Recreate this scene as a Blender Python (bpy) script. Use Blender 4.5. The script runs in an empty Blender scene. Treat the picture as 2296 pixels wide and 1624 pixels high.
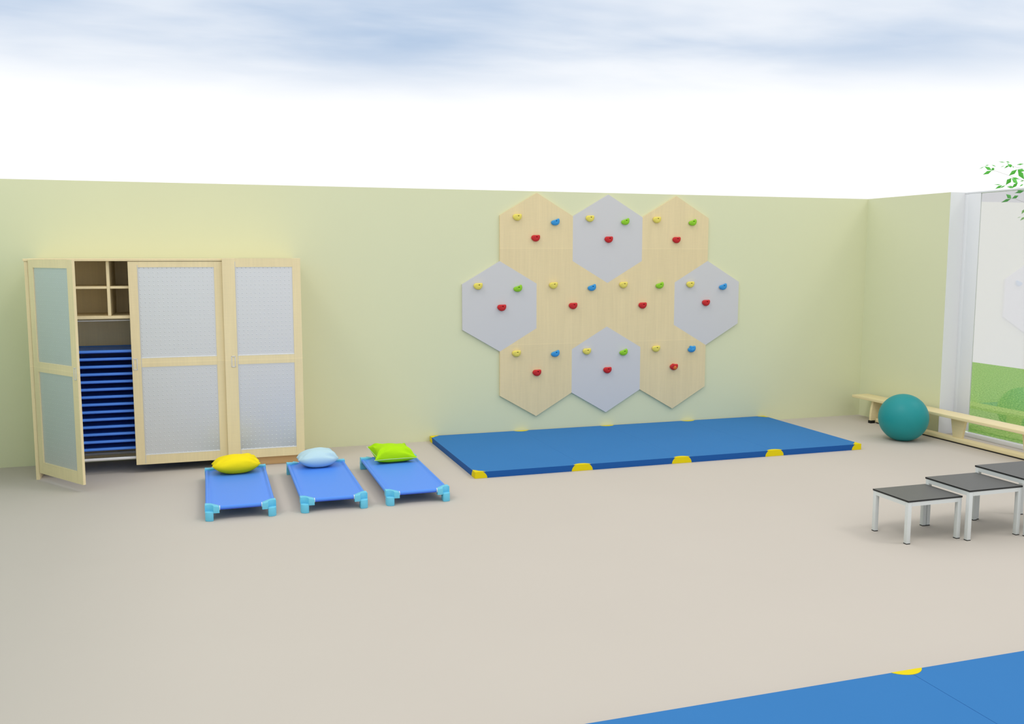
import bpy, bmesh, math, random
from mathutils import Vector, Matrix, noise
random.seed(7)
sc = bpy.context.scene
C = sc.collection
PI = math.pi

# ------------------------------------------------------------------ materials
def nt(name):
    m = bpy.data.materials.new(name); m.use_nodes = True
    t = m.node_tree; b = t.nodes['Principled BSDF']
    return m, t, b
def mat(name, col, rough=.6, spec=.3, metal=0., var=0., vscale=6., bump=0., bscale=80., coat=0.):
    m, t, b = nt(name)
    b.inputs['Base Color'].default_value = (*col, 1)
    b.inputs['Roughness'].default_value = rough
    b.inputs['Specular IOR Level'].default_value = spec
    b.inputs['Metallic'].default_value = metal
    b.inputs['Coat Weight'].default_value = coat
    if var or bump:
        tc = t.nodes.new('ShaderNodeTexCoord')
    if var:
        n = t.nodes.new('ShaderNodeTexNoise'); n.inputs['Scale'].default_value = vscale; n.inputs['Detail'].default_value = 4
        t.links.new(tc.outputs['Object'], n.inputs['Vector'])
        mx = t.nodes.new('ShaderNodeMix'); mx.data_type = 'RGBA'
        mx.inputs['A'].default_value = (*[c * (1 - var) for c in col], 1)
        mx.inputs['B'].default_value = (*[min(1, c * (1 + var)) for c in col], 1)
        t.links.new(n.outputs['Fac'], mx.inputs['Factor']); t.links.new(mx.outputs['Result'], b.inputs['Base Color'])
    if bump:
        n2 = t.nodes.new('ShaderNodeTexNoise'); n2.inputs['Scale'].default_value = bscale; n2.inputs['Detail'].default_value = 3
        t.links.new(tc.outputs['Object'], n2.inputs['Vector'])
        bp = t.nodes.new('ShaderNodeBump'); bp.inputs['Strength'].default_value = bump; bp.inputs['Distance'].default_value = .01
        t.links.new(n2.outputs['Fac'], bp.inputs['Height']); t.links.new(bp.outputs['Normal'], b.inputs['Normal'])
    return m
def wood(name, col, k=.05, scale=(70, 70, 3), seam=False, rough=.5, spec=.3):
    m, t, b = nt(name)
    b.inputs['Roughness'].default_value = rough
    b.inputs['Specular IOR Level'].default_value = spec
    g = t.nodes.new('ShaderNodeNewGeometry') if seam else t.nodes.new('ShaderNodeTexCoord')
    out = g.outputs['Position'] if seam else g.outputs['Object']
    def grain(s, det):
        mp = t.nodes.new('ShaderNodeMapping'); mp.inputs['Scale'].default_value = s
        n = t.nodes.new('ShaderNodeTexNoise'); n.inputs['Scale'].default_value = 1; n.inputs['Detail'].default_value = det
        t.links.new(out, mp.inputs['Vector']); t.links.new(mp.outputs['Vector'], n.inputs['Vector'])
        return n.outputs['Fac']
    a = grain(scale, 3); c = grain(tuple(x for x in (scale[0] * .12, scale[1] * .12, scale[2] * .3)), 2)
    d = grain((9, 9, 160), 2)
    ad = t.nodes.new('ShaderNodeMath'); ad.operation = 'ADD'; t.links.new(a, ad.inputs[0]); t.links.new(c, ad.inputs[1])
    ad2 = t.nodes.new('ShaderNodeMath'); ad2.operation = 'MULTIPLY_ADD'; t.links.new(d, ad2.inputs[0]); ad2.inputs[1].default_value = .5
    t.links.new(ad.outputs[0], ad2.inputs[2])
    mr = t.nodes.new('ShaderNodeMapRange'); mr.inputs['From Min'].default_value = .85; mr.inputs['From Max'].default_value = 1.65
    mr.inputs['To Min'].default_value = 1 - k; mr.inputs['To Max'].default_value = 1 + k
    t.links.new(ad2.outputs[0], mr.inputs['Value'])
    val = mr.outputs['Result']
    if seam:   # joints of the veneer sheets, one metre apart
        sp = t.nodes.new('ShaderNodeSeparateXYZ'); t.links.new(out, sp.inputs[0])
        fz = t.nodes.new('ShaderNodeMath'); fz.operation = 'ADD'; fz.inputs[1].default_value = .034; t.links.new(sp.outputs['Z'], fz.inputs[0])
        fr = t.nodes.new('ShaderNodeMath'); fr.operation = 'FRACT'; t.links.new(fz.outputs[0], fr.inputs[0])
        lt = t.nodes.new('ShaderNodeMath'); lt.operation = 'LESS_THAN'; lt.inputs[1].default_value = .007; t.links.new(fr.outputs[0], lt.inputs[0])
        s2 = t.nodes.new('ShaderNodeMath'); s2.operation = 'MULTIPLY_ADD'; s2.inputs[1].default_value = .05; t.links.new(lt.outputs[0], s2.inputs[0]); t.links.new(val, s2.inputs[2])
        up = t.nodes.new('ShaderNodeMath'); up.operation = 'MULTIPLY_ADD'; up.inputs[1].default_value = -.025; t.links.new(fr.outputs[0], up.inputs[0]); t.links.new(s2.outputs[0], up.inputs[2])
        val = up.outputs[0]
    vm = t.nodes.new('ShaderNodeVectorMath'); vm.operation = 'SCALE'; vm.inputs[0].default_value = col
    t.links.new(val, vm.inputs['Scale']); t.links.new(vm.outputs[0], b.inputs['Base Color'])
    return m

M = {}
M['wall'] = mat('wall_paint', (.755, .77, .515), .8, .1, var=.012, vscale=1.5)
M['wall_left'] = mat('wall_left_paint', (.60, .80, .75), .8, .1)
M['floor'] = mat('beige_linoleum', (.558, .512, .455), .7, .08, var=.02, vscale=1.2)
M['white'] = mat('white_lacquer', (.83, .84, .85), .5, .3)
M['whitetube'] = mat('white_powder_coat', (.85, .85, .85), .35, .5)
M['maple'] = wood('maple_veneer', (.90, .75, .445), .05, seam=True)
M['maple_board'] = wood('maple_board', (.93, .79, .48), .05)
M['hexmaple'] = wood('maple_hexagon_veneer', (.84, .69, .405), .045, seam=True)
M['hexgrey'] = mat('grey_laminate', (.66, .65, .655), .6, .2)
M['bench'] = wood('bench_pine', (.84, .715, .42), .05, (50, 4, 50))
M['plinth'] = wood('beech_plinth', (.80, .50, .235), .05, (4, 60, 60))
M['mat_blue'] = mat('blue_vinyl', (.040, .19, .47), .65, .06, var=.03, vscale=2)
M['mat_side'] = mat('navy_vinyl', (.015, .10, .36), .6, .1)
M['seam'] = mat('dark_seam', (.02, .11, .36), .7, .1)
M['mat_yellow'] = mat('yellow_vinyl', (.76, .62, .010), .6, .06)
M['cot_blue'] = mat('blue_mesh_fabric', (.078, .275, .89), .45, .5, bump=.04, bscale=500)
M['cot_sleeve'] = mat('blue_sleeve_fabric', (.052, .16, .85), .45, .45)
M['cot_leg'] = mat('light_blue_plastic', (.155, .58, .80), .45, .35)
M['pil_yellow'] = mat('yellow_cotton', (.92, .74, .015), .8, .08, bump=.05, bscale=60)
M['pil_blue'] = mat('pale_blue_cotton', (.50, .70, .79), .8, .1, bump=.05, bscale=60)
M['pil_green'] = mat('green_cotton', (.42, .76, .008), .75, .1, bump=.05, bscale=60)
M['piping'] = mat('pale_piping', (.70, .85, .62), .7, .2)
M['tabletop'] = mat('charcoal_laminate', (.112, .112, .109), .45, .32)
M['tableedge'] = mat('black_edge', (.03, .03, .03), .6, .2)
M['alu'] = mat('silver_powder_coat', (.68, .705, .695), .45, .35)
M['black'] = mat('black_rubber', (.01, .01, .01), .6, .3)
M['ball'] = mat('teal_rubber', (.014, .285, .295), .45, .3)
M['h_yellow'] = mat('yellow_resin', (.86, .73, .14), .65, .3, bump=.25, bscale=160)
M['h_blue'] = mat('blue_resin', (.045, .33, .72), .6, .3, bump=.25, bscale=160)
M['h_green'] = mat('green_resin', (.30, .64, .03), .6, .3, bump=.25, bscale=160)
M['h_red'] = mat('red_resin', (.62, .022, .025), .55, .3, bump=.25, bscale=160)
M['h_orange'] = mat('orange_resin', (.72, .16, .03), .6, .3)
M['leaf'] = mat('green_leaf', (.13, .56, .085), .6, .2, var=.22, vscale=9)
M['bark'] = mat('grey_bark', (.30, .27, .22), .9, .1, bump=.6, bscale=40)
M['grey_line'] = mat('grey_edging', (.62, .62, .62), .5, .3)
M['handle'] = mat('satin_silver', (.72, .72, .74), .4, .5)

def hole_shade_mat(name, col):  # hold colour darkened to stand in for the shade inside bolt holes
    return mat(name, tuple(c * .35 for c in col), .8, .1)
def bolt_mats():
    for k, c in (('yellow', (.86, .73, .14)), ('blue', (.045, .33, .72)), ('green', (.30, .64, .03)), ('red', (.62, .022, .025))):
        M['bolt_' + k] = hole_shade_mat('recess_shade_' + k, c)
bolt_mats()

# embossed, softly reflecting metal sheet with a grid of small domes
def perf():
    m, t, b = nt('dimpled_metal_sheet')
    b.inputs['Base Color'].default_value = (.74, .75, .76, 1)
    b.inputs['Metallic'].default_value = .75
    b.inputs['Roughness'].default_value = .42
    tc = t.nodes.new('ShaderNodeTexCoord')
    sp = t.nodes.new('ShaderNodeSeparateXYZ'); t.links.new(tc.outputs['Object'], sp.inputs[0])
    def cell(o, s):
        a = t.nodes.new('ShaderNodeMath'); a.operation = 'DIVIDE'; a.inputs[1].default_value = s; t.links.new(o, a.inputs[0])
        f = t.nodes.new('ShaderNodeMath'); f.operation = 'FRACT'; t.links.new(a.outputs[0], f.inputs[0])
        g = t.nodes.new('ShaderNodeMath'); g.operation = 'SUBTRACT'; g.inputs[1].default_value = .5; t.links.new(f.outputs[0], g.inputs[0])
        return g.outputs[0]
    cx = cell(sp.outputs['X'], .0368); cz = cell(sp.outputs['Z'], .0368)
    cb = t.nodes.new('ShaderNodeCombineXYZ'); t.links.new(cx, cb.inputs[0]); t.links.new(cz, cb.inputs[1])
    ln = t.nodes.new('ShaderNodeVectorMath'); ln.operation = 'LENGTH'; t.links.new(cb.outputs[0], ln.inputs[0])
    mr = t.nodes.new('ShaderNodeMapRange'); mr.interpolation_type = 'SMOOTHSTEP'
    mr.inputs['From Min'].default_value = .02; mr.inputs['From Max'].default_value = .15
    mr.inputs['To Min'].default_value = 1; mr.inputs['To Max'].default_value = 0
    t.links.new(ln.outputs['Value'], mr.inputs['Value'])
    n = t.nodes.new('ShaderNodeTexNoise'); n.inputs['Scale'].default_value = 420; t.links.new(tc.outputs['Object'], n.inputs['Vector'])
    b1 = t.nodes.new('ShaderNodeBump'); b1.inputs['Strength'].default_value = .12; b1.inputs['Distance'].default_value = .002
    t.links.new(n.outputs['Fac'], b1.inputs['Height'])
    b2 = t.nodes.new('ShaderNodeBump'); b2.inputs['Strength'].default_value = .75; b2.inputs['Distance'].default_value = .0022
    t.links.new(mr.outputs['Result'], b2.inputs['Height']); t.links.new(b1.outputs['Normal'], b2.inputs['Normal'])
    t.links.new(b2.outputs['Normal'], b.inputs['Normal'])
    return m
M['perf'] = perf()

def glass():
    m = bpy.data.materials.new('window_glass'); m.use_nodes = True
    t = m.node_tree; t.nodes.clear()
    o = t.nodes.new('ShaderNodeOutputMaterial'); tr = t.nodes.new('ShaderNodeBsdfTransparent'); gl = t.nodes.new('ShaderNodeBsdfGlossy')
    tr.inputs['Color'].default_value = (.862, .862, .867, 1)
    gl.inputs['Color'].default_value = (1, 1, 1, 1); gl.inputs['Roughness'].default_value = 0
    mx = t.nodes.new('ShaderNodeMixShader'); mx.inputs[0].default_value = .14
    t.links.new(tr.outputs[0], mx.inputs[1]); t.links.new(gl.outputs[0], mx.inputs[2]); t.links.new(mx.outputs[0], o.inputs[0])
    return m
M['glass'] = glass()

def grass():
    m, t, b = nt('lawn_grass')
    tc = t.nodes.new('ShaderNodeTexCoord')
    mp = t.nodes.new('ShaderNodeMapping'); mp.inputs['Scale'].default_value = (48, 15, 20)
    vr = t.nodes.new('ShaderNodeVectorRotate'); vr.rotation_type = 'Z_AXIS'; vr.inputs['Angle'].default_value = .7
    t.links.new(tc.outputs['Object'], vr.inputs['Vector']); t.links.new(vr.outputs['Vector'], mp.inputs['Vector'])
    n = t.nodes.new('ShaderNodeTexNoise'); n.inputs['Scale'].default_value = 1; n.inputs['Detail'].default_value = 6; n.inputs['Roughness'].default_value = .8
    t.links.new(mp.outputs['Vector'], n.inputs['Vector'])
    r = t.nodes.new('ShaderNodeValToRGB'); e = r.color_ramp
    e.elements[0].position = .34; e.elements[0].color = (.10, .27, .03, 1)
    e.elements[1].position = .68; e.elements[1].color = (.60, .86, .26, 1)
    k = e.elements.new(.5); k.color = (.27, .55, .11, 1)
    t.links.new(n.outputs['Fac'], r.inputs[0]); t.links.new(r.outputs[0], b.inputs['Base Color'])
    b.inputs['Roughness'].default_value = .9; b.inputs['Specular IOR Level'].default_value = .05
    return m
M['grass'] = grass()

# ------------------------------------------------------------------ mesh helpers
def new_obj(name, bm, material, parent=None, loc=None, smooth=35, rotz=None):
    bmesh.ops.recalc_face_normals(bm, faces=bm.faces)
    me = bpy.data.meshes.new(name); bm.to_mesh(me); bm.free()
    if isinstance(material, (list, tuple)):
        for x in material: me.materials.append(x)
    else: me.materials.append(material)
    if smooth:
        me.shade_smooth(); me.set_sharp_from_angle(angle=math.radians(smooth))
    o = bpy.data.objects.new(name, me); C.objects.link(o)
    if parent: o.parent = parent
    if loc: o.location = loc
    if rotz is not None: o.rotation_euler.z = rotz
    return o
def empty(name, loc=(0, 0, 0), rz=0):
    o = bpy.data.objects.new(name, None); C.objects.link(o); o.location = loc; o.rotation_euler = (0, 0, rz); o.empty_display_size = .1
    return o
def tag(o, label=None, cat=None, group=None, kind=None):
    if label: o['label'] = label
    if cat: o['category'] = cat
    if group: o['group'] = group
    if kind: o['kind'] = kind
    return o
def BM(): return bmesh.new()
def bevel(bm, geom_v, w, seg=2):
    es = list({e for v in geom_v for e in v.link_edges})
    bmesh.ops.bevel(bm, geom=es, offset=w, segments=seg, affect='EDGES', profile=.5)
def box(bm, x0, x1, y0, y1, z0, z1, bv=0, seg=2):
    t = bmesh.new()
    r = bmesh.ops.create_cube(t, size=1)
    for v in t.verts:
        v.co = Vector((x0 + (v.co.x + .5) * (x1 - x0), y0 + (v.co.y + .5) * (y1 - y0), z0 + (v.co.z + .5) * (z1 - z0)))
    if bv: bevel(t, t.verts[:], bv, seg)
    merge(bm, t); return bm
def merge(bm, t):
    me = bpy.data.meshes.new('tmp'); t.to_mesh(me); t.free(); bm.from_mesh(me); bpy.data.meshes.remove(me)
def prism(bm, pts, a, b, axis='z', bv=0, seg=2, top_only=False):
    """closed outline pts (2D) extruded from a to b along axis"""
    t = bmesh.new()
    def co(p, h):
        if axis == 'z': return (p[0], p[1], h)
        if axis == 'y': return (p[0], h, p[1])
        return (h, p[0], p[1])
    lo = [t.verts.new(co(p, a)) for p in pts]; hi = [t.verts.new(co(p, b)) for p in pts]
    t.faces.new(lo); t.faces.new(hi)
    n = len(pts)
    for i in range(n): t.faces.new((lo[i], lo[(i + 1) % n], hi[(i + 1) % n], hi[i]))
    bmesh.ops.recalc_face_normals(t, faces=t.faces)
    if bv:
        es = [e for e in t.edges if (not top_only and e.verts[0] in lo and e.verts[1] in lo) or (e.verts[0] in hi and e.verts[1] in hi)]
        bmesh.ops.bevel(t, geom=es, offset=bv, segments=seg, affect='EDGES', profile=.5)
    merge(bm, t); return bm
def tube(bm, a, b, r, n=20, r2=None):
    a = Vector(a); b = Vector(b); d = b - a
    t = bmesh.new()
    bmesh.ops.create_cone(t, cap_ends=True, segments=n, radius1=r, radius2=r if r2 is None else r2, depth=d.length)
    q = d.to_track_quat('Z', 'Y').to_matrix().to_4x4()
    bmesh.ops.transform(t, matrix=Matrix.Translation((a + b) / 2) @ q, verts=t.verts)
    merge(bm, t); return bm
def struct(name, bm, m, parent=None, smooth=0):
    o = new_obj(name, bm, m, parent, smooth=smooth)
    if not parent: o['kind'] = 'structure'
    return o

# ------------------------------------------------------------------ the setting
WH = 2.555
struct('floor', box(BM(), -10.4, .235, -11.5, .2, -.06, 0), M['floor'])
struct('wall_back', box(BM(), -10.4, .19, 0, .2, 0, WH), M['wall'])
struct('wall_right', box(BM(), 0, .19, -1.28, 0, 0, WH), M['wall'])
struct('wall_left', box(BM(), -9.85, -9.65, -11.5, 0, 0, WH), M['wall_left'])
b = BM(); box(b, .0, .185, -1.284, -1.2801, 0, WH)
struct('trim_1', b, M['white'])
# window: tall fixed light from floor to wall top, glass flush with the outer face of the frame
w = empty('window_1', (.185, -1.28, 0)); w['kind'] = 'structure'
def wbox(*a, **k):
    x0, x1, y0, y1, z0, z1 = a
    return box(BM(), x0 - .185, x1 - .185, y0 + 1.28, y1 + 1.28, z0, z1, **k)
new_obj('window_jamb', wbox(.1852, .24, -1.335, -1.2801, 0.0, WH - .0165, bv=.002), M['white'], w)
new_obj('window_stile', wbox(.1835, .197, -1.497, -1.336, .060, WH - .0165, bv=.0015), M['white'], w)
new_obj('window_header', wbox(.182, .24, -6.6, -1.2801, WH - .016, WH, bv=.0015), M['white'], w)
new_obj('window_sill_rail', wbox(.180, .233, -6.6, -1.336, .001, .044, bv=.003), M['white'], w)
new_obj('window_stile', wbox(.1835, .197, -6.6, -6.45, .045, WH - .0165, bv=.0015), M['white'], w)
new_obj('window_pane', wbox(.186, .194, -6.45, -1.4975, .0445, WH - .0165), M['glass'], w)

g = BM(); box(g, .27, 5.98, -12, 14, -.11, -.05)
tag(new_obj('lawn', g, M['grass'], smooth=0), 'bright green mown lawn outside beyond the big window', 'lawn', kind='stuff')

# ------------------------------------------------------------------ hexagonal climbing wall panels
R, HW = .46665, .4015
def hexagon(x, z, wooden, label):
    pts = [(0, R), (HW, R / 2), (HW, -R / 2), (0, -R), (-HW, -R / 2), (-HW, R / 2)]
    b = prism(BM(), pts, -.021, -.001, 'y')
    o = new_obj('hexagon_panel', b, M['hexmaple'] if wooden else M['hexgrey'], loc=(x, 0, z), smooth=20)
    tag(o, label, 'climbing panel', 'hexagonal climbing panels on the green wall')
    return o
XS = 0.803
panels = [
 ('h1', -4.1205, 2.071, 1, 'pale maple hexagon climbing panel at the top left of the cluster', 'top left wooden hexagon'),
 ('h2', -3.3175, 2.071, 0, 'light grey hexagon climbing panel at the top centre of the cluster', 'top centre grey hexagon'),
 ('h3', -2.5145, 2.071, 1, 'pale maple hexagon climbing panel at the top right of the cluster', 'top right wooden hexagon'),
 ('g1', -4.5220, 1.371, 0, 'light grey hexagon climbing panel at the far left of the middle row', 'left grey hexagon of the middle row'),
 ('g2', -3.7190, 1.371, 1, 'pale maple hexagon panel in the middle row beside the far left grey one', 'left wooden hexagon of the middle row'),
 ('g3', -2.9160, 1.371, 1, 'pale maple hexagon panel in the middle row beside the far right grey one', 'right wooden hexagon of the middle row'),
 ('g4', -2.113, 1.371, 0, 'light grey hexagon climbing panel at the far right of the middle row', 'right grey hexagon of the middle row'),
 ('b1', -4.1205, .671, 1, 'pale maple hexagon climbing panel at the bottom left of the cluster', 'bottom left wooden hexagon'),
 ('b2', -3.3175, .671, 0, 'light grey hexagon climbing panel at the bottom centre of the cluster', 'bottom centre grey hexagon'),
 ('b3', -2.5145, .671, 1, 'pale maple hexagon climbing panel at the bottom right of the cluster', 'bottom right wooden hexagon')]
PN = {}
for k, x, z, wd, lab, short in panels:
    hexagon(x, z, wd, lab); PN[k] = short
# ------------------------------------------------------------------ climbing holds
def hold_mesh(tilt):
    # D shaped lump: flat top, rounded belly, a bit wider to the right
    o = [(-.026, .031), (-.004, .030), (.020, .030), (.040, .033), (.047, .026), (.048, .004), (.040, -.018), (.022, -.032), (.000, -.036), (-.022, -.030), (-.040, -.015), (-.048, .002), (-.043, .019)]
    if tilt: # pointed up at the right corner
        o = [(-.030, .016), (-.008, .020), (.014, .027), (.033, .038), (.042, .036), (.048, .016), (.047, -.006), (.036, -.024), (.016, -.033), (-.008, -.035), (-.030, -.028), (-.045, -.014), (-.045, .004)]
    b = BM(); n = len(o); rings = []
    cx, cz = .009, .011
    for (s, y) in ((1.0, 0), (1.04, -.010), (1.0, -.020), (.88, -.028), (.5, -.033), (.18, -.0325)):
        row = []
        for i, p in enumerate(o):
            dx, dz = p[0] - cx, p[1] - cz; L = math.hypot(dx, dz); k = max(0, min(1, (.9 - s) / .5)); q = s * (k * .034 / L + (1 - k))
            row.append(b.verts.new((cx + dx * q, y + .0015 * math.sin(i * 1.7 + s * 5) * (.3 < s < .9), cz + dz * q)))
        rings.append(row)
    rings.append([b.verts.new((cx + .0045 * (p[0] - cx) / math.hypot(p[0] - cx, p[1] - cz), -.020, cz + .0045 * (p[1] - cz) / math.hypot(p[0] - cx, p[1] - cz))) for p in o])
    for a, c in zip(rings, rings[1:]):
        for i in range(n): b.faces.new((a[i], a[(i + 1) % n], c[(i + 1) % n], c[i]))
    b.faces.new(rings[0]); b.faces.new(rings[-1])
    bmesh.ops.recalc_face_normals(b, faces=b.faces)
    return b
def make_hold(tilt, colour):
    o = new_obj('climbing_hold', hold_mesh(tilt), M['h_' + colour], smooth=60)
    s = o.modifiers.new('sub', 'SUBSURF'); s.levels = 1; s.render_levels = 2
    bt = BM()
    tube(bt, (.009, -.016, .011), (.009, -.0285, .011), .0058, 14)
    bo = new_obj('bolt', bt, M['bolt_' + colour], o)
    bo['label'] = 'recessed bolt head with hole shade painted in'
    return o
def copy_tree(o, parent=None):
    c = o.copy(); C.objects.link(c); c.parent = parent
    for ch in o.children:
        copy_tree(ch, c)
    return c
HP = dict(h1=[(-4.338, 2.287), (-3.922, 2.242, 'blue'), (-4.138, 2.075)], h2=[(-3.532, 2.284), (-3.125, 2.256, 'green'), (-3.314, 2.066)],
 h3=[(-2.751, 2.28), (-2.319, 2.256, 'green'), (-2.51, 2.066)], g1=[(-4.759, 1.584), (-4.332, 1.557, 'green'), (-4.506, 1.361)],
 g2=[(-3.938, 1.585), (-3.503, 1.558, 'blue'), (-3.715, 1.367)], g3=[(-3.135, 1.583), (-2.704, 1.574, 'green'), (-2.904, 1.359)],
 g4=[(-2.329, 1.581), (-1.921, 1.552, 'blue'), (-2.129, 1.376)], b1=[(-4.345, .88), (-3.913, .866, 'blue'), (-4.118, .669)],
 b2=[(-3.552, .878), (-3.123, .855, 'green'), (-3.31, .667)], b3=[(-2.733, .882), (-2.294, .864, 'blue'), (-2.51, .672)])
protos = {}
def knob(name, m, parent, z):
    t = BM(); bmesh.ops.create_icosphere(t, subdivisions=3, radius=1)
    for v in t.verts:
        p = v.co.normalized(); d = 1 + .22 * noise.noise(p * 1.9 + Vector((3.1, z, 1)))
        v.co = Vector((p.x * .028 * d + .006, -.020 + p.y * .019 * d, p.z * .025 * d - .006))
    return new_obj(name, t, m, parent, smooth=60)
def ridge(name, m, parent):
    t = BM(); bmesh.ops.create_icosphere(t, subdivisions=3, radius=1)
    for v in t.verts:
        p = v.co.normalized(); d = 1 + .3 * noise.noise(p * 1.6 + Vector((7.1, 2, 1)))
        v.co = Vector((p.x * .022 * d - .008, -.018 + p.y * .016 * d, p.z * .018 * d + .020))
    return new_obj(name, t, m, parent, smooth=60)
for k, L in HP.items():
    for i, e in enumerate(L):
        colour = ('yellow', e[2] if len(e) > 2 else '', 'red')[i]
        key = (colour, i == 1)
        if key not in protos:
            o = protos[key] = make_hold(i == 1, colour)
        else: o = copy_tree(protos[key])
        o.location = (e[0], -.0215, e[1])
        place = ('upper left of the ', 'upper right of the ', 'centre of the ')[i]
        lab = colour + ' climbing hold at the ' + place + PN[k]
        if k == 'b3' and i == 1:
            lab = 'lumpy double blue climbing hold at the upper right of the bottom right wooden hexagon'
            knob('lobe', M['h_blue'], o, 2.); ridge('lobe', M['h_blue'], o)
        if k == 'b3' and i == 2:
            lab = 'red climbing hold with an orange lobe, centre of the bottom right wooden hexagon'
            kk = knob('lobe', M['h_orange'], o, 1.); kk['label'] = 'orange lobe'; ridge('lobe', M['h_red'], o)
        tag(o, lab, 'climbing hold', 'climbing holds on the hexagon panels')

# ------------------------------------------------------------------ wardrobe cabinet
cab = empty('storage_cabinet', (-7.70, -.3, 0))
tag(cab, 'tall pale maple storage cabinet with dimpled metal doors, left door open', 'cabinet')
def cobj(name, m, *boxes, parent=cab, bv=.0015):
    b = BM()
    for q in boxes: box(b, q[0] + 7.70, q[1] + 7.70, q[2] + .3, q[3] + .3, q[4], q[5], bv=bv, seg=1)
    return new_obj(name, b, m, parent)
XL, XR = -8.822, -6.592
cobj('side_panel', M['maple'], (XL, XL + .028, -.600, -.004, 0, 1.845))
cobj('side_panel', M['maple'], (XR - .022, XR, -.600, -.004, 0, 1.845))
cobj('top_panel', M['maple'], (XL - .008, XR + .004, -.606, -.004, 1.8455, 1.866))
cobj('back_panel', M['maple'], (XL + .029, XR - .023, -.016, -.005, .028, 1.845))
cobj('divider', M['maple'], (-7.262, -7.24, -.565, -.017, .0, 1.845))
cobj('divider', M['maple'], (-8.203, -8.179, -.562, -.017, 1.379, 1.845))
cobj('shelf', M['maple'], (XL + .029, -8.204, -.562, -.017, 1.611, 1.631))
cobj('shelf', M['maple'], (-8.178, -7.263, -.562, -.017, 1.611, 1.631))
cobj('shelf', M['maple'], (XL + .029, -7.263, -.565, -.017, 1.354, 1.378))
cobj('shelf', M['maple'], (-7.239, XR - .023, -.565, -.017, .095, .117))
b = BM(); tube(b, (XL + .029 + 7.70, -.50 + .3, 1.335), (-7.263 + 7.70, -.50 + .3, 1.335), .0045, 12)
hr = new_obj('hanging_rail', b, M['whitetube'], cab); hr['label'] = 'thin white rail'
pl = cobj('plinth', M['plinth'], (-7.24, -6.616, -.585, -.565, .0, .094)); pl['label'] = 'orange brown plinth board'

def door(x, y, rz, wd, gx0, gx1, z0, z1, hx, left_strip=True):
    """door with two inset dimpled panels; front face at local y=0, hinge side at local x=0"""
    T = .022
    G = ((.158, .932), (1.010, 1.793))
    b = BM()
    box(b, 0, gx0, 0, T, z0, z1, .0012, 1); box(b, gx1, wd, 0, T, z0, z1, .0012, 1)
    for a, c in ((z0, G[0][0]), (G[0][1], G[1][0]), (G[1][1], z1)):
        box(b, gx0, gx1, 0.0001, T - .0001, a, c)
    d = new_obj('door', b, M['maple'], cab, loc=(x + 7.70, y + .3, 0), rotz=rz, smooth=30)
    for a, c in G:
        q = new_obj('metal_panel', box(BM(), gx0 - .002, gx1 + .002, .008, .014, a - .002, c + .002), M['perf'], d, smooth=0)
        q['label'] = 'dimpled grey metal panel'
    # light bead along the lower edge of each opening
    for a, c in G:
        s = new_obj('bead', box(BM(), gx0, gx1, -.0008, .008, a - .001, a + .004), M['whitetube'] if rz == 0 else M['maple'], d, smooth=0)
    if left_strip:
        s = new_obj('edging_strip', box(BM(), gx0 - .0045, gx0, -.0006, .004, z0 + .01, z1 - .03), M['grey_line'], d, smooth=0)
        s['label'] = 'thin grey edging strip'
    # recessed pull: rounded rectangular ring
    b = BM(); hz0, hz1 = .909, 1.008; hw = .036; t = .0065
    box(b, hx, hx + t, -.004, .002, hz0, hz1, .002); box(b, hx + hw - t, hx + hw, -.004, .002, hz0, hz1, .002)
    box(b, hx, hx + hw, -.004, .002, hz0, hz0 + t, .002); box(b, hx, hx + hw, -.004, .002, hz1 - t, hz1, .002)
    h = new_obj('handle', b, M['handle'], d); h['label'] = 'silver rectangular pull'
    return d
door(-8.028, -.602, 0, .79, .079, .700, .074, 1.842, .009)
door(-7.260, -.631, 0, .672, .112, .600, .080, 1.870, .053)
H0 = Vector((-8.792, -.612)); H1 = Vector((-8.388, -1.190)); dd = H1 - H0
door(H0.x, H0.y, math.atan2(dd.y, dd.x), dd.length, .078, .622, .062, 1.861, .652, left_strip=False)

# ------------------------------------------------------------------ cots
CL, CW, CH = 1.356, .498, .111
ZT = .0865          # height of the tube axes
def corner_leg(sx, sy):
    """corner fitting, modelled for the corner at -x,-y then mirrored"""
    b = BM(); hx, hy = CW / 2, CL / 2
    st = .0655
    def P(pts): return [(-hx + p[0], -hy + p[1]) for p in pts]
    n = 12
    # lower post: rounded towards the end, carries the next cot on its ledge
    arc = [(.0005, .030), (.002, .021), (.006, .0135), (.012, .0075), (.020, .0030), (.030, .0005), (.040, 0), (.049, .0015), (.055, .0045), (.058, .0095)]
    prism(b, P([(.0005, .072)] + arc + [(.058, .072)]), 0, st, 'z', bv=.003)
    # socket wall behind the ledge, running into the arm along the end
    soc = [(.0, .044), (.006, .0525), (.015, .058), (.026, .0605), (.038, .058), (.048, .051), (.0545, .040), (.0575, .026)]
    out = soc + [(.0585, .014), (.1000, .012), (.1005, .066), (.070, .084), (.040, .103), (.0, .110)]
    t = BM(); prism(t, P(out), st - .003, CH, 'z', bv=.0045, top_only=True)
    for v in t.verts:
        if v.co.z > .09: v.co.z -= .012 * min(1, max(0, (v.co.x + hx - .035) / .065))
    merge(b, t)
    prism(b, P([(.0585, .014), (.1000, .012), (.1005, .066), (.0585, .066)]), .055, st - .0025, 'z')
    for v in b.verts:
        v.co.x *= -sx; v.co.y *= -sy
    return b
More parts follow.
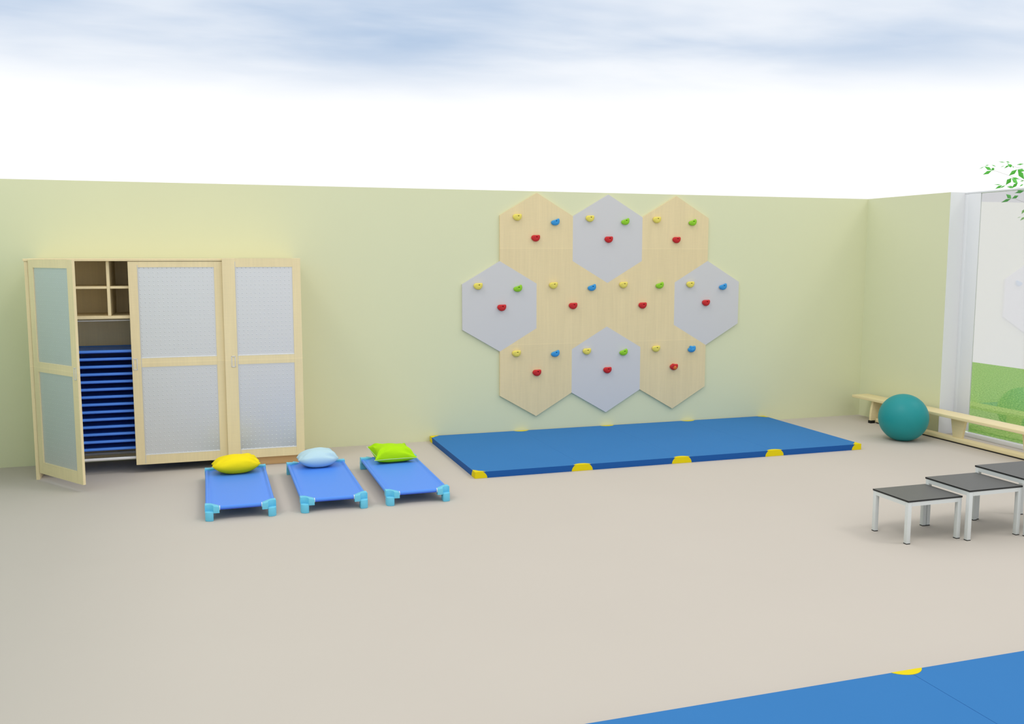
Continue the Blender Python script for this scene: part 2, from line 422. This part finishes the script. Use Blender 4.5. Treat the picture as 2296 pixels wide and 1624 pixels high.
def make_cot():
    root = empty('stacking_cot')
    hx, hy = CW / 2, CL / 2
    # sheet: shallow sag, wraps over the side and end tubes
    ny = 24
    b = BM(); grid = []
    r = .0135; zt = ZT
    prof = []
    for i in range(9):      # over the outer half of a side tube
        a = PI * (1.15 - i * .95 / 8)
        prof.append((-hx + .017 + r * math.cos(a), zt + r * math.sin(a)))
    prof += [(-hx + .034, zt + r * .40), (-hx + .038, zt + r * .25), (-hx + .041, zt + r * .25), (-hx + .045, zt + r * .42)]
    inner = [(-hx + .045 + (CW - .090) * i / 16, zt + r * .42) for i in range(1, 16)]
    prof = prof + inner + [(-x, z) for x, z in reversed(prof)]
    ends = [(.0275, -.008), (.0275, 0), (.031, .006), (.037, .0093), (.043, .0095), (.052, .007), (.064, .0015), (.075, 0), (.083, 0), (.091, 0), (.099, 0), (.107, 0)]
    ys = [(-hy + a, d) for a, d in ends] + [(-hy + .115 + (CL - .23) * i / ny, 0) for i in range(ny + 1)] + [(hy - a, d) for a, d in reversed(ends)]
    for y, dz in ys:
        row = []; v_ = max(0, 1 - (y / hy) ** 2)
        for x, z in prof:
            inn = abs(x) < hx - .043
            u_ = max(0, 1 - (x / (hx - .043)) ** 2) if inn else 0
            row.append(b.verts.new((x, y, z + (dz if inn or dz < 0 else 0) - .005 * u_ * v_)))
        grid.append(row)
    for a, c in zip(grid, grid[1:]):
        for i in range(len(prof) - 1):
            xx = hx - abs(a[i].co.x + a[i + 1].co.x) / 2; yy = hy - abs(a[i].co.y + c[i].co.y) / 2
            if xx < .097 and yy < .102 - .42 * xx: continue
            b.faces.new((a[i], a[i + 1], c[i + 1], c[i]))
    for v in [v for v in b.verts if not v.link_faces]: b.verts.remove(v)
    bmesh.ops.recalc_face_normals(b, faces=b.faces)
    bmesh.ops.solidify(b, geom=b.faces[:], thickness=.0015)
    new_obj('fabric_sheet', b, M['cot_blue'], root, smooth=50)
    for s in (-1, 1):
        t = BM(); tube(t, (s * (hx - .017), -hy + .09, zt), (s * (hx - .017), hy - .09, zt), r - .0018, 16)
        new_obj('side_tube', t, M['cot_sleeve'], root)
        t = BM(); tube(t, (-hx + .095, s * (hy - .042), zt - .001), (hx - .095, s * (hy - .042), zt - .001), .0145, 20)
        new_obj('end_sleeve', t, M['cot_sleeve'], root)
    for sx in (-1, 1):
        for sy in (-1, 1):
            lg = new_obj('corner_leg', corner_leg(sx, sy), M['cot_leg'], root, smooth=40); lg['label'] = 'light blue plastic corner leg'
            t = BM(); tube(t, (sx * (hx - .0995), sy * (hy - .040), zt - .001), (sx * (hx - .1045), sy * (hy - .040), zt - .001), .0175, 22)
            co = new_obj('tube_collar', t, M['whitetube'], root); co['label'] = 'white collar'
    return root
cot = make_cot()
spots = [(-7.2130, -1.682, 0, 'low blue stacking cot holding the yellow pillow, leftmost on the floor'),
         (-6.539, -1.676, 0, 'low blue stacking cot holding the pale blue pillow, middle of the floor row'),
         (-5.899, -1.672, 0, 'low blue stacking cot holding the green pillow, nearest the blue gym mat')]
for i, (x, y, a, lab) in enumerate(spots):
    o = cot if i == 0 else copy_tree(cot)
    o.location = (x, y, 0); o.rotation_euler.z = a
    tag(o, lab, 'cot', 'stacking cots laid out on the floor')
ordw = ['lowest cot', 'second cot from the bottom', 'third cot from the bottom', 'fourth cot from the bottom', 'fifth cot from the bottom', 'sixth cot from the bottom',
        'seventh cot from the bottom', 'seventh cot from the top', 'sixth cot from the top', 'fifth cot from the top', 'fourth cot from the top', 'third cot from the top', 'second cot from the top', 'topmost cot']
for i in range(14):
    o = copy_tree(cot)
    o.location = (-8.104, -.297, .1290 + i * .0656); o.rotation_euler.z = PI / 2
    tag(o, 'blue stacking cot, ' + ordw[i] + ' of the stack inside the open cabinet', 'cot', 'cots stacked in the cabinet')

tr = empty('cot_trolley', (-8.104, -.297, 0))
tag(tr, 'white tubular trolley under the cot stack inside the open cabinet', 'trolley')
b = BM(); tube(b, (-.645, -.2635, .134), (.645, -.2635, .134), .0125, 18); new_obj('front_rail', b, M['whitetube'], tr)
b = BM(); tube(b, (-.645, .225, .088), (.645, .225, .088), .0125, 18); new_obj('rear_rail', b, M['whitetube'], tr)
for s in (-1, 1):
    b = BM(); box(b, s * .645 - .016, s * .645 + .016, -.250, .248, .10, .1285, .002); new_obj('end_beam', b, M['whitetube'], tr)
    for q in (-1, 1):
        b = BM(); tube(b, (s * .645 - .01, q * .07 + .15, .025), (s * .645 + .01, q * .07 + .15, .025), .025, 20); box(b, s * .645 - .013, s * .645 + .013, q * .07 + .14, q * .07 + .16, .03, .102)
        new_obj('caster', b, M['black'], tr)

# ------------------------------------------------------------------ pillows
def pillow(name, loc, w, d, h, rz, m, label, seed, style='round', lifts=(0, 0, 0, 0)):
    n = 56; b = BM()
    top = {}; bot = {}
    CRN = ((-1, -1), (1, -1), (-1, 1), (1, 1))
    for i in range(n + 1):
        for j in range(n + 1):
            u = -1 + 2 * i / n; v = -1 + 2 * j / n
            au, av = abs(u), abs(v)
            if style == 'round':    # stuffed full: front and back swell out, only the ends are pinched
                x = u * w / 2 * (1 - .05 * (1 - v * v) * au ** 3)
                y = v * d / 2 * (1 - .62 * au ** 5)
                f = max(0, 1 - au ** 2.05) ** .72 * max(0, 1 - av ** 2.3) ** .5
                up, dn = .53, .47
            else:                   # soft: four pointed corners, edges drawn in
                x = u * w / 2 * (1 - .26 * (1 - v * v) * au ** 4)
                y = v * d / 2 * (1 - .12 * (1 - u * u) * av ** 4)
                f = max(0, 1 - au ** 2.6) ** .55 * max(0, 1 - av ** 2.6) ** .55
                up, dn = .70, .30
            wr = 0
            for ci, (cu, cv) in enumerate(CRN):
                du, dv = u - cu, v - cv; rr = math.hypot(du, dv)
                if rr > 1e-4:
                    th = math.atan2(dv * cv, du * cu)
                    amp = (1.5 if cu > 0 else .5) if style == 'round' else 1.1
                    wv = math.sin(th * (9 + 2 * (ci % 2)) + seed + ci * 1.3)
                    wv = wv * abs(wv) ** .2 if wv > 0 else wv * .6
                    wr += amp * wv * math.exp(-((rr - .42) / .30) ** 2)
            wr = (.011 if style == 'round' else .014) * wr + .008 * noise.noise(Vector((u * 1.8, v * 1.8, seed)))
            edge = min(1, f * 2.2)
            lift = sum(l * (max(0, 1 - math.hypot(u - cu, v - cv) / .85)) ** 1.6 for l, (cu, cv) in zip(lifts, CRN))
            zt = h * up * f + wr * edge
            zb = -h * dn * min(1, f * 1.15)
            top[i, j] = b.verts.new((x, y, zt + lift))
            if 0 < i < n and 0 < j < n: bot[i, j] = b.verts.new((x, y, max(zb, -h * dn * .93) + lift))
            else: bot[i, j] = top[i, j]
    for i in range(n):
        for j in range(n):
            b.faces.new((top[i, j], top[i + 1, j], top[i + 1, j + 1], top[i, j + 1]))
            q = (bot[i, j], bot[i, j + 1], bot[i + 1, j + 1], bot[i + 1, j])
            try: b.faces.new(q)
            except ValueError: pass
    zmin = min(v.co.z for v in b.verts)
    for v in b.verts: v.co.z -= zmin
    # piping along the seam
    edge = [(-1 + 2 * i / n, -1) for i in range(n)] + [(1, -1 + 2 * i / n) for i in range(n)] + [(1 - 2 * i / n, 1) for i in range(n)] + [(-1, 1 - 2 * i / n) for i in range(n)]
    path = []
    for u, v in edge:
        i = round((u + 1) * n / 2); j = round((v + 1) * n / 2); path.append(top[i, j].co.copy())
    o = new_obj(name, b, m, loc=loc, smooth=180, rotz=rz)
    if style == 'round':
        tag(o, label, 'pillow', 'pillows on the cots'); return o
    t = BM(); N = len(path); rings = []
    for i, p in enumerate(path):
        dr = (path[(i + 1) % N] - path[i - 1]).normalized(); s = dr.cross(Vector((0, 0, 1))).normalized(); uu = s.cross(dr)
        rings.append([t.verts.new(p + (s * math.cos(a) + uu * math.sin(a)) * .0018) for a in [PI * 2 * q / 6 for q in range(6)]])
    for i in range(N):
        a, c = rings[i], rings[(i + 1) % N]
        for q in range(6): t.faces.new((a[q], a[(q + 1) % 6], c[(q + 1) % 6], c[q]))
    pp = new_obj('piping', t, M['piping'], o, smooth=60); pp['label'] = 'pale piping'
    tag(o, label, 'pillow', 'pillows on the cots')
    return o
ZP = .0945
pillow('pillow', (-7.210, -1.205, ZP), .395, .28, .150, .04, M['pil_yellow'], 'plump yellow pillow at the head of the left floor cot', 1.3, lifts=(0, 0, 0, .0))
pillow('pillow', (-6.534, -1.18, ZP), .350, .29, .152, .03, M['pil_blue'], 'plump pale blue pillow at the head of the middle floor cot', 4.2)
pillow('pillow', (-5.880, -1.155, ZP), .385, .35, .140, .02, M['pil_green'], 'creased lime green pillow at the head of the right floor cot', 8.6, 'soft', lifts=(.0, .0, .055, .02))

# ------------------------------------------------------------------ gym mats
MH = .056
def patch_top(bm, cx, y, dirn, z):
    # chord of a circle centred on the bottom edge, unfolded onto the top face
    r = .1; hw = math.sqrt(r * r - MH * MH)
    a0 = math.asin(MH / r)
    pts = [(cx + r * math.cos(a), y + dirn * (r * math.sin(a) - MH)) for a in [a0 + (PI - 2 * a0) * i / 16 for i in range(17)]]
    prism(bm, pts, z - .001, z + .0015, 'z')
def edge_patch(cx, y, dirn, parent, ox, oy):
    """half round patch: side face part plus the part folded over the top"""
    b = BM(); r = .1; a0 = math.asin(MH / r)
    pts = [(cx + r * math.sqrt(1 - (MH * i / 8 / .073) ** 2), MH * i / 8) for i in range(9)]
    pts += [(2 * cx - p[0], p[1]) for p in reversed(pts)]
    pts = [(p[0], p[1] + .0008) for p in pts]
    yo = y - dirn * .0018
    prism(b, pts, min(yo, y + dirn * .001), max(yo, y + dirn * .001), 'y')
    patch_top(b, cx, y, dirn, MH)
    for v in b.verts: v.co.x -= ox; v.co.y -= oy
    o = new_obj('edge_patch', b, M['mat_yellow'], parent, smooth=0); o['label'] = 'yellow half-round patch'
    return o
def corner_patch(cx, cy, sx, sy, parent, ox, oy):
    b = BM(); r = .108; a0 = math.asin(MH / r); hw = r * math.cos(a0)
    quarter = [(0, .0008)] + [(r * math.sqrt(1 - (MH * i / 8 / .073) ** 2), MH * i / 8 + .0008) for i in range(9)] + [(0, MH + .0008)]
    e = .0018
    y0, y1 = sorted((cy - sy * e, cy + sy * .001))
    prism(b, [(cx + sx * p[0], p[1]) for p in quarter], y0, y1, 'y')
    x0, x1 = sorted((cx - sx * e, cx + sx * .001))
    prism(b, [(cy + sy * p[0], p[1]) for p in quarter], x0, x1, 'x')
    top = [(0, 0)]
    arc = [(r * math.cos(a), r * math.sin(a) - MH) for a in [a0 + (PI / 2 - a0) * i / 10 for i in range(11)]]
    arc = [p for p in arc if p[0] > p[1]]
    k = arc[-1]
    top += arc + [(p[1], p[0]) for p in reversed(arc)]
    prism(b, [(cx + sx * p[0], cy + sy * p[1]) for p in top], MH - .001, MH + .0015, 'z')
    for v in b.verts: v.co.x -= ox; v.co.y -= oy
    o = new_obj('corner_patch', b, M['mat_yellow'], parent, smooth=0); o['label'] = 'yellow corner patch'
    return o
def gym_mat(x0, x1, y0, y1, nsec, label, gap=.0012):
    ox, oy = (x0 + x1) / 2, (y0 + y1) / 2
    root = empty('gym_mat', (ox, oy, 0)); tag(root, label, 'gym mat', 'blue gym mats on the floor')
    L = (x1 - x0) / nsec
    for i in range(nsec):
        b = BM(); box(b, x0 + i * L + (gap if i else 0) - ox, x0 + (i + 1) * L - (gap if i < nsec - 1 else 0) - ox, y0 - oy, y1 - oy, .0005, MH, 0)
        b.normal_update()
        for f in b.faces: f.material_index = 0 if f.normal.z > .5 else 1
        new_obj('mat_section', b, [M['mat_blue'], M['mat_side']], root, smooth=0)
        if i:
            b = BM(); box(b, x0 + i * L - gap - ox, x0 + i * L + gap - ox, y0 + .001 - oy, y1 - .001 - oy, .002, MH - .0008)
            new_obj('hinge_seam', b, M['mat_blue'] if nsec == 4 else M['seam'], root, smooth=0)
            edge_patch(x0 + i * L, y0, 1, root, ox, oy); edge_patch(x0 + i * L, y1, -1, root, ox, oy)
    for cx, sx in ((x0, 1), (x1, -1)):
        for cy, sy in ((y0, 1), (y1, -1)): corner_patch(cx, cy, sx, sy, root, ox, oy)
    return root
gym_mat(-5.270, -1.322, -1.701, -.010, 4, 'long blue gym mat with yellow patches under the hexagon climbing wall', gap=.0003)
gym_mat(-6.465, -2.497, -7.67, -5.976, 2, 'blue gym mat in the foreground, cut off by the bottom edge of the photo')

# ------------------------------------------------------------------ exercise ball
b = BM(); bmesh.ops.create_uvsphere(b, u_segments=64, v_segments=40, radius=.245)
for v in b.verts:
    if v.co.z < -.235: v.co.z = -.235 - (v.co.z + .235) * 0
ball = new_obj('exercise_ball', b, M['ball'], loc=(-.597, -1.434, .2352), smooth=180)
tag(ball, 'large teal rubber exercise ball in front of the wooden bench', 'ball')
b = BM(); tube(b, (0, .2425, .02), (0, .2475, .02), .012, 16)
pg = new_obj('valve_plug', b, M['white'], ball); pg['label'] = 'small white valve plug'

# ------------------------------------------------------------------ gymnastics bench
bn = empty('gym_bench', (-.16, -2.2, 0)); tag(bn, 'long low pale wooden gymnastics bench along the window', 'bench')
BX, BY = .16, 2.2
def bpart(name, b, m, lab=None):
    for v in b.verts: v.co.x += BX; v.co.y += BY
    o = new_obj(name, b, m, bn, smooth=35)
    if lab: o['label'] = lab
    return o
bpart('seat_plank', box(BM(), -.272, -.048, -4.05, -.205, .256, .286, .003), M['bench'])
bpart('balance_beam', box(BM(), -.203, -.125, -3.72, -.535, .010, .056, .010, 3), M['bench'])
bpart('beam_sole', box(BM(), -.199, -.129, -3.70, -.55, .0005, .0098), M['black'], 'thin black sole strip')
def foot(y):
    # profiled cross foot: narrower at the top, S curved sides, black rubber shoes
    left = [(-.232, .2555), (-.240, .21), (-.252, .15), (-.258, .09), (-.258, .03)]
    right = [(-.32 - x, z) for x, z in reversed(left)]
    bpart('end_foot', prism(BM(), left + right, y - .016, y + .016, 'y', bv=.002), M['bench'])
    for x0, x1 in ((-.266, -.206), (-.114, -.054)):
        bpart('rubber_shoe', box(BM(), x0, x1, y - .022, y + .022, 0, .032, .002), M['black'], 'black rubber shoe')
foot(-.515); foot(-3.74)
for yc in (-1.738, -2.62):
    bpart('support', prism(BM(), [(yc - .098, .2555), (yc - .060, .055), (yc + .060, .055), (yc + .098, .2555)], -.183, -.155, 'x', bv=.002), M['bench'])

# ------------------------------------------------------------------ nesting tables
def nest_table(x0, x1, y0, y1, h, label):
    cx, cy = (x0 + x1) / 2, (y0 + y1) / 2
    root = empty('nesting_table', (cx, cy, 0)); tag(root, label, 'table', 'nesting tables stepping up in height')
    hx, hy = (x1 - x0) / 2, (y1 - y0) / 2
    b = BM(); box(b, -hx, hx, -hy, hy, h - .011, h, .0008, 1); b.normal_update()
    for f in b.faces: f.material_index = 0 if f.normal.z > .9 else 1
    new_obj('tabletop', b, [M['tabletop'], M['tableedge']], root, smooth=0)
    s = .029; ap = .028; e = .003
    ax, ay = hx - e, hy - e; zt = h - .0115
    b = BM()
    for sy in (-1, 1): box(b, -ax + s, ax - s, *sorted((sy * ay, sy * (ay - .022))), zt - ap, zt)
    for sx in (-1, 1): box(b, *sorted((sx * ax, sx * (ax - .022))), -ay + s, ay - s, zt - ap, zt)
    new_obj('apron', b, M['alu'], root, smooth=0)
    for sx in (-1, 1):
        for sy in (-1, 1):
            xa, xb = sorted((sx * ax, sx * (ax - s))); ya, yb = sorted((sy * ay, sy * (ay - s)))
            lg = new_obj('leg', box(BM(), xa, xb, ya, yb, .005, zt, .0015), M['alu'], root)
            for ch in (1,):
                g_ = new_obj('foot_cap', box(BM(), xa - .0005, xb + .0005, ya - .0005, yb + .0005, 0, .0048), M['black'], lg, smooth=0)
                g_['label'] = 'black foot cap'
nest_table(-3.060, -2.615, -4.338, -3.990, .2955, 'lowest and leftmost nesting table with charcoal top and silver legs')
nest_table(-2.617, -2.165, -4.398, -3.990, .3455, 'middle nesting table with charcoal top, between the lowest and the tallest')
nest_table(-2.166, -1.720, -4.450, -3.975, .3955, 'tallest nesting table with charcoal top, cut off by the right edge of the photo')

# ------------------------------------------------------------------ tree outside
LEAVES = [((1.45,-0.349,2.895),(1.424,-0.242,2.855),0.019),((1.45,-0.349,2.898),(1.41,-0.273,2.949),0.018),((1.45,-0.343,2.897),(1.44,-0.39,2.922),0.018),((1.45,-0.234,2.953),(1.415,-0.189,2.925),0.004),((1.45,-0.241,2.961),(1.407,-0.347,2.96),0.005),((1.45,-0.337,2.963),(1.44,-0.42,2.935),0.005),((1.6,-0.394,2.99),(1.642,-0.246,3.014),0.005),((1.6,-0.4,3.0),(1.63,-0.43,2.986),0.007),((1.6,-0.45,2.956),(1.627,-0.352,2.925),0.01),((1.6,-0.413,2.979),(1.572,-0.507,2.939),0.007),((1.6,-0.438,2.942),(1.604,-0.491,2.947),0.02),((1.6,-0.498,2.94),(1.578,-0.54,2.912),0.005),((1.6,-0.386,2.956),(1.567,-0.351,2.934),0.003),((1.7,-0.473,2.905),(1.661,-0.394,2.837),0.023),((1.7,-0.479,2.904),(1.671,-0.609,2.874),0.019),((1.7,-0.479,2.902),(1.743,-0.542,2.784),0.027),((1.7,-0.46,2.961),(1.733,-0.534,2.964),0.009),((1.55,-0.54,2.797),(1.581,-0.436,2.725),0.026),((1.55,-0.546,2.798),(1.58,-0.625,2.78),0.013),((1.55,-0.546,2.793),(1.519,-0.668,2.722),0.021),((1.65,-0.321,2.732),(1.631,-0.233,2.694),0.015),((1.65,-0.31,2.74),(1.663,-0.175,2.75),0.005),((1.65,-0.369,2.729),(1.673,-0.254,2.699),0.008),((1.65,-0.542,2.748),(1.685,-0.424,2.688),0.018),((1.65,-0.489,2.695),(1.688,-0.348,2.713),0.014),((1.65,-0.624,2.725),(1.609,-0.606,2.697),0.008),((1.65,-0.627,2.762),(1.661,-0.559,2.761),0.006),((1.4,-0.702,2.548),(1.417,-0.544,2.512),0.016),((1.4,-0.703,2.55),(1.401,-0.625,2.603),0.023),((1.4,-0.712,2.549),(1.368,-0.832,2.574),0.018),((1.6,-0.691,2.644),(1.597,-0.556,2.624),0.018),((1.6,-0.578,2.663),(1.559,-0.661,2.639),0.008),((1.5,-0.802,2.426),(1.543,-0.723,2.374),0.014),((1.5,-0.81,2.337),(1.537,-0.715,2.301),0.012),((1.5,-0.757,2.343),(1.505,-0.702,2.328),0.003)]
tree = empty('leafy_tree', (2.3, -1.5, -.05)); tag(tree, 'young tree with sparse bright green leaves outside the window', 'tree')
TO = Vector((2.3, -1.5, -.05))
def limb(bm, p, q, r0, r1): tube(bm, p, q, r0, 8, r1)
b = BM()
tp = [Vector((0, 0, .001)), Vector((.02, .03, .9)), Vector((-.02, .02, 1.8)), Vector((.03, 0, 2.5)), Vector((0, .05, 3.3)), Vector((.05, 0, 4.0))]
for i in range(5): limb(b, tp[i], tp[i + 1], .055 - .009 * i, .055 - .009 * (i + 1))
new_obj('trunk', b, M['bark'], tree)
def leafq(bm, p, q, hw, n=None):
    """folded rhombic leaf with real thickness"""
    d = q - p; L = d.length
    view = n if n else Vector((.72, .69, .06))
    s = d.cross(view); 
    if s.length < 1e-5: s = Vector((0, 0, 1))
    s.normalize(); up = s.cross(d).normalized()
    m_ = p + d * .48
    top = [p, m_ - s * hw + up * hw * .35, q, m_ + s * hw + up * hw * .35]
    th = up * -.0008
    a = [bm.verts.new(v) for v in (top[0], top[1], top[2], top[3])]; c = [bm.verts.new(v + th) for v in top]
    bm.faces.new((a[0], a[1], a[2])); bm.faces.new((a[0], a[2], a[3])); bm.faces.new((c[2], c[1], c[0])); bm.faces.new((c[3], c[2], c[0]))
    for i in range(4): bm.faces.new((a[i], c[i], c[(i + 1) % 4], a[(i + 1) % 4]))
lf = BM(); br = BM()
bases = []
for p, q, hw in LEAVES:
    P_ = Vector(p) - TO; Q_ = Vector(q) - TO
    leafq(lf, P_, Q_, hw); bases.append(P_)
def twig(pts, r=.006):
    for i in range(len(pts) - 1): limb(br, pts[i], pts[i + 1], r * (1 - .5 * i / len(pts)), r * (1 - .5 * (i + 1) / len(pts)))
for k, e in enumerate([(1.45, -.349, 2.895), (1.60, -.43, 2.95), (1.70, -.476, 2.903), (1.55, -.545, 2.797), (1.65, -.369, 2.73), (1.40, -.703, 2.548), (1.6, -.69, 2.644), (1.5, -.81, 2.40)]):
    e = Vector(e) - TO
    z0 = (2.45, 2.7, 2.75, 2.6, 2.5, 2.2, 2.35, 2.1)[k]
    root_ = Vector((0, .02, z0 - .05))
    mid = root_.lerp(e, .55) + Vector((.12, -.05, -.06))
    twig([root_, mid, e + Vector((.03, -.04, -.01)), e], .0014)
    # leaves along the hidden part of each branch
    for s in range(7):
        f_ = .1 + .42 * s / 6; c0 = root_.lerp(mid, f_ / .55)
        for q in range(3):
            dr = Vector((random.uniform(-1, 1), random.uniform(-1, .3), random.uniform(-.7, .3))).normalized() * random.uniform(.08, .12)
            leafq(lf, c0, c0 + dr, .022, Vector((random.uniform(-1, 1), random.uniform(-1, 1), 1)).normalized())
for k in range(26):    # the rest of the crown, to the right of the view
    a = random.uniform(-PI * .75, PI * .3); z0 = random.uniform(1.9, 4.0); ln = random.uniform(.35, .8)
    root_ = Vector((0, .02, z0 - .1)); e = root_ + Vector((math.cos(a) * ln, math.sin(a) * ln, random.uniform(.05, .3)))
    twig([root_, e], .003)
    for s in range(8):
        c0 = root_.lerp(e, .3 + .1 * s)
        for q in range(3):
            dr = Vector((random.uniform(-1, 1), random.uniform(-1, 1), random.uniform(-.8, .3))).normalized() * random.uniform(.08, .13)
            leafq(lf, c0, c0 + dr, .024, Vector((random.uniform(-1, 1), random.uniform(-1, 1), 1)).normalized())
new_obj('branches', br, M['bark'], tree)
new_obj('foliage', lf, M['leaf'], tree, smooth=0)

# ------------------------------------------------------------------ sky
wd = bpy.data.worlds.new('sky'); sc.world = wd; wd.use_nodes = True
t = wd.node_tree; t.nodes.clear()
def N(kind, **k):
    n = t.nodes.new(kind)
    for a, v in k.items(): setattr(n, a, v)
    return n
def math_(op, a, bb=None, c=None, clamp=False):
    n = N('ShaderNodeMath', operation=op); n.use_clamp = clamp
    for i, v in enumerate((a, bb, c)):
        if v is None: continue
        if isinstance(v, (int, float)): n.inputs[i].default_value = v
        else: t.links.new(v, n.inputs[i])
    return n.outputs[0]
tc = N('ShaderNodeTexCoord'); sp = N('ShaderNodeSeparateXYZ'); t.links.new(tc.outputs['Generated'], sp.inputs[0])
X_, Y_, Z_ = sp.outputs
zc = math_('MAXIMUM', Z_, .02)
zz = math_('ADD', zc, .10)
px = math_('DIVIDE', X_, zz); py = math_('DIVIDE', Y_, zz)
cb = N('ShaderNodeCombineXYZ'); t.links.new(px, cb.inputs[0]); t.links.new(py, cb.inputs[1])
def noise_(scale, det, off, rough=.5, dist=0.):
    mp = N('ShaderNodeMapping'); mp.inputs['Location'].default_value = off; mp.inputs['Rotation'].default_value = (0, 0, .32)
    mp.inputs['Scale'].default_value = (.55, 1, 1)
    t.links.new(cb.outputs[0], mp.inputs[0])
    n = N('ShaderNodeTexNoise'); n.inputs['Scale'].default_value = scale; n.inputs['Detail'].default_value = det; n.inputs['Roughness'].default_value = rough
    n.inputs['Distortion'].default_value = dist
    t.links.new(mp.outputs[0], n.inputs['Vector']); return n.outputs['Fac']
n1 = noise_(1.25, 5, (5.2, 2.3, 0), .45, .3); n2 = noise_(3.6, 4, (8.1, 4.4, 0), .5, .2)
cl = math_('MULTIPLY_ADD', n2, .35, n1)
mr = N('ShaderNodeMapRange', interpolation_type='SMOOTHSTEP'); mr.inputs['From Min'].default_value = .42; mr.inputs['From Max'].default_value = .98
t.links.new(cl, mr.inputs['Value'])
el = N('ShaderNodeMapRange', interpolation_type='SMOOTHSTEP'); el.inputs['From Min'].default_value = .128; el.inputs['From Max'].default_value = .228
t.links.new(Z_, el.inputs['Value'])
# thin bright overcast overhead
ov = N('ShaderNodeMapRange', interpolation_type='SMOOTHSTEP'); ov.inputs['From Min'].default_value = .27; ov.inputs['From Max'].default_value = .45
ov.inputs['To Min'].default_value = 1; ov.inputs['To Max'].default_value = 0
t.links.new(Z_, ov.inputs['Value'])
# blue shows through more with height
blue = math_('MULTIPLY', mr.outputs['Result'], .62); blue = math_('ADD', blue, .27); f = math_('MULTIPLY', blue, el.outputs['Result'], clamp=True); f = math_('MULTIPLY', f, ov.outputs['Result'])
mx = N('ShaderNodeMix', data_type='RGBA'); mx.inputs['A'].default_value = (1.22, 1.22, 1.22, 1); mx.inputs['B'].default_value = (.33, .52, .80, 1)
t.links.new(f, mx.inputs['Factor'])
# low grey cloud bank out of view, added to darken the window's reflected sky
dt = N('ShaderNodeVectorMath', operation='DOT_PRODUCT'); dt.inputs[1].default_value = (-.7071, .7071, 0)
t.links.new(tc.outputs['Generated'], dt.inputs[0])
bk = N('ShaderNodeMapRange', interpolation_type='SMOOTHSTEP'); bk.inputs['From Min'].default_value = .93; bk.inputs['From Max'].default_value = .985
t.links.new(dt.outputs['Value'], bk.inputs['Value'])
mx2 = N('ShaderNodeMix', data_type='RGBA'); mx2.inputs['B'].default_value = (.16, .17, .20, 1)
t.links.new(mx.outputs['Result'], mx2.inputs['A']); t.links.new(bk.outputs['Result'], mx2.inputs['Factor'])
bg = N('ShaderNodeBackground'); bg.inputs['Strength'].default_value = .885
t.links.new(mx2.outputs['Result'], bg.inputs[0])
ow = N('ShaderNodeOutputWorld'); t.links.new(bg.outputs[0], ow.inputs[0])

# soft high daylight
def sun(name, rot, e, ang, col):
    l = bpy.data.lights.new(name, 'SUN'); l.energy = e; l.angle = math.radians(ang); l.color = col
    o = bpy.data.objects.new(name, l); C.objects.link(o); o.rotation_euler = [math.radians(a) for a in rot]; o.location = (-4, -4, 6)
SUNS = [('hazy_daylight', (18, 33, 0), .43, 15, (1, .97, .93)), ('hazy_daylight', (18, -33, 0), .43, 15, (1, .97, .93))]
for s in SUNS: sun(*s)

# ------------------------------------------------------------------ camera
yaw, pitch, roll = .31631924, .11413601, .00101358
f_ = Vector((math.sin(yaw) * math.cos(pitch), math.cos(yaw) * math.cos(pitch), -math.sin(pitch)))
r_ = Vector((math.cos(yaw), -math.sin(yaw), 0)); u_ = r_.cross(f_)
r2 = r_ * math.cos(roll) + u_ * math.sin(roll); u2 = -r_ * math.sin(roll) + u_ * math.cos(roll)
cam = bpy.data.cameras.new('camera'); co = bpy.data.objects.new('camera', cam); C.objects.link(co)
cam.sensor_width = 36; cam.lens = 2092.68 * 36 / 2296; cam.clip_start = .05; cam.clip_end = 300
mt = Matrix((( r2.x, u2.x, -f_.x, -7.40022), (r2.y, u2.y, -f_.y, -9.2187), (r2.z, u2.z, -f_.z, 1.9), (0, 0, 0, 1)))
co.matrix_world = mt
sc.camera = co
sc.view_settings.view_transform = 'Standard'; sc.view_settings.look = 'None'
sc.view_settings.exposure = 0; sc.view_settings.gamma = 1
sc.view_settings.use_curve_mapping = False
sc.cycles.max_bounces = 10; sc.cycles.diffuse_bounces = 3; sc.cycles.transparent_max_bounces = 12
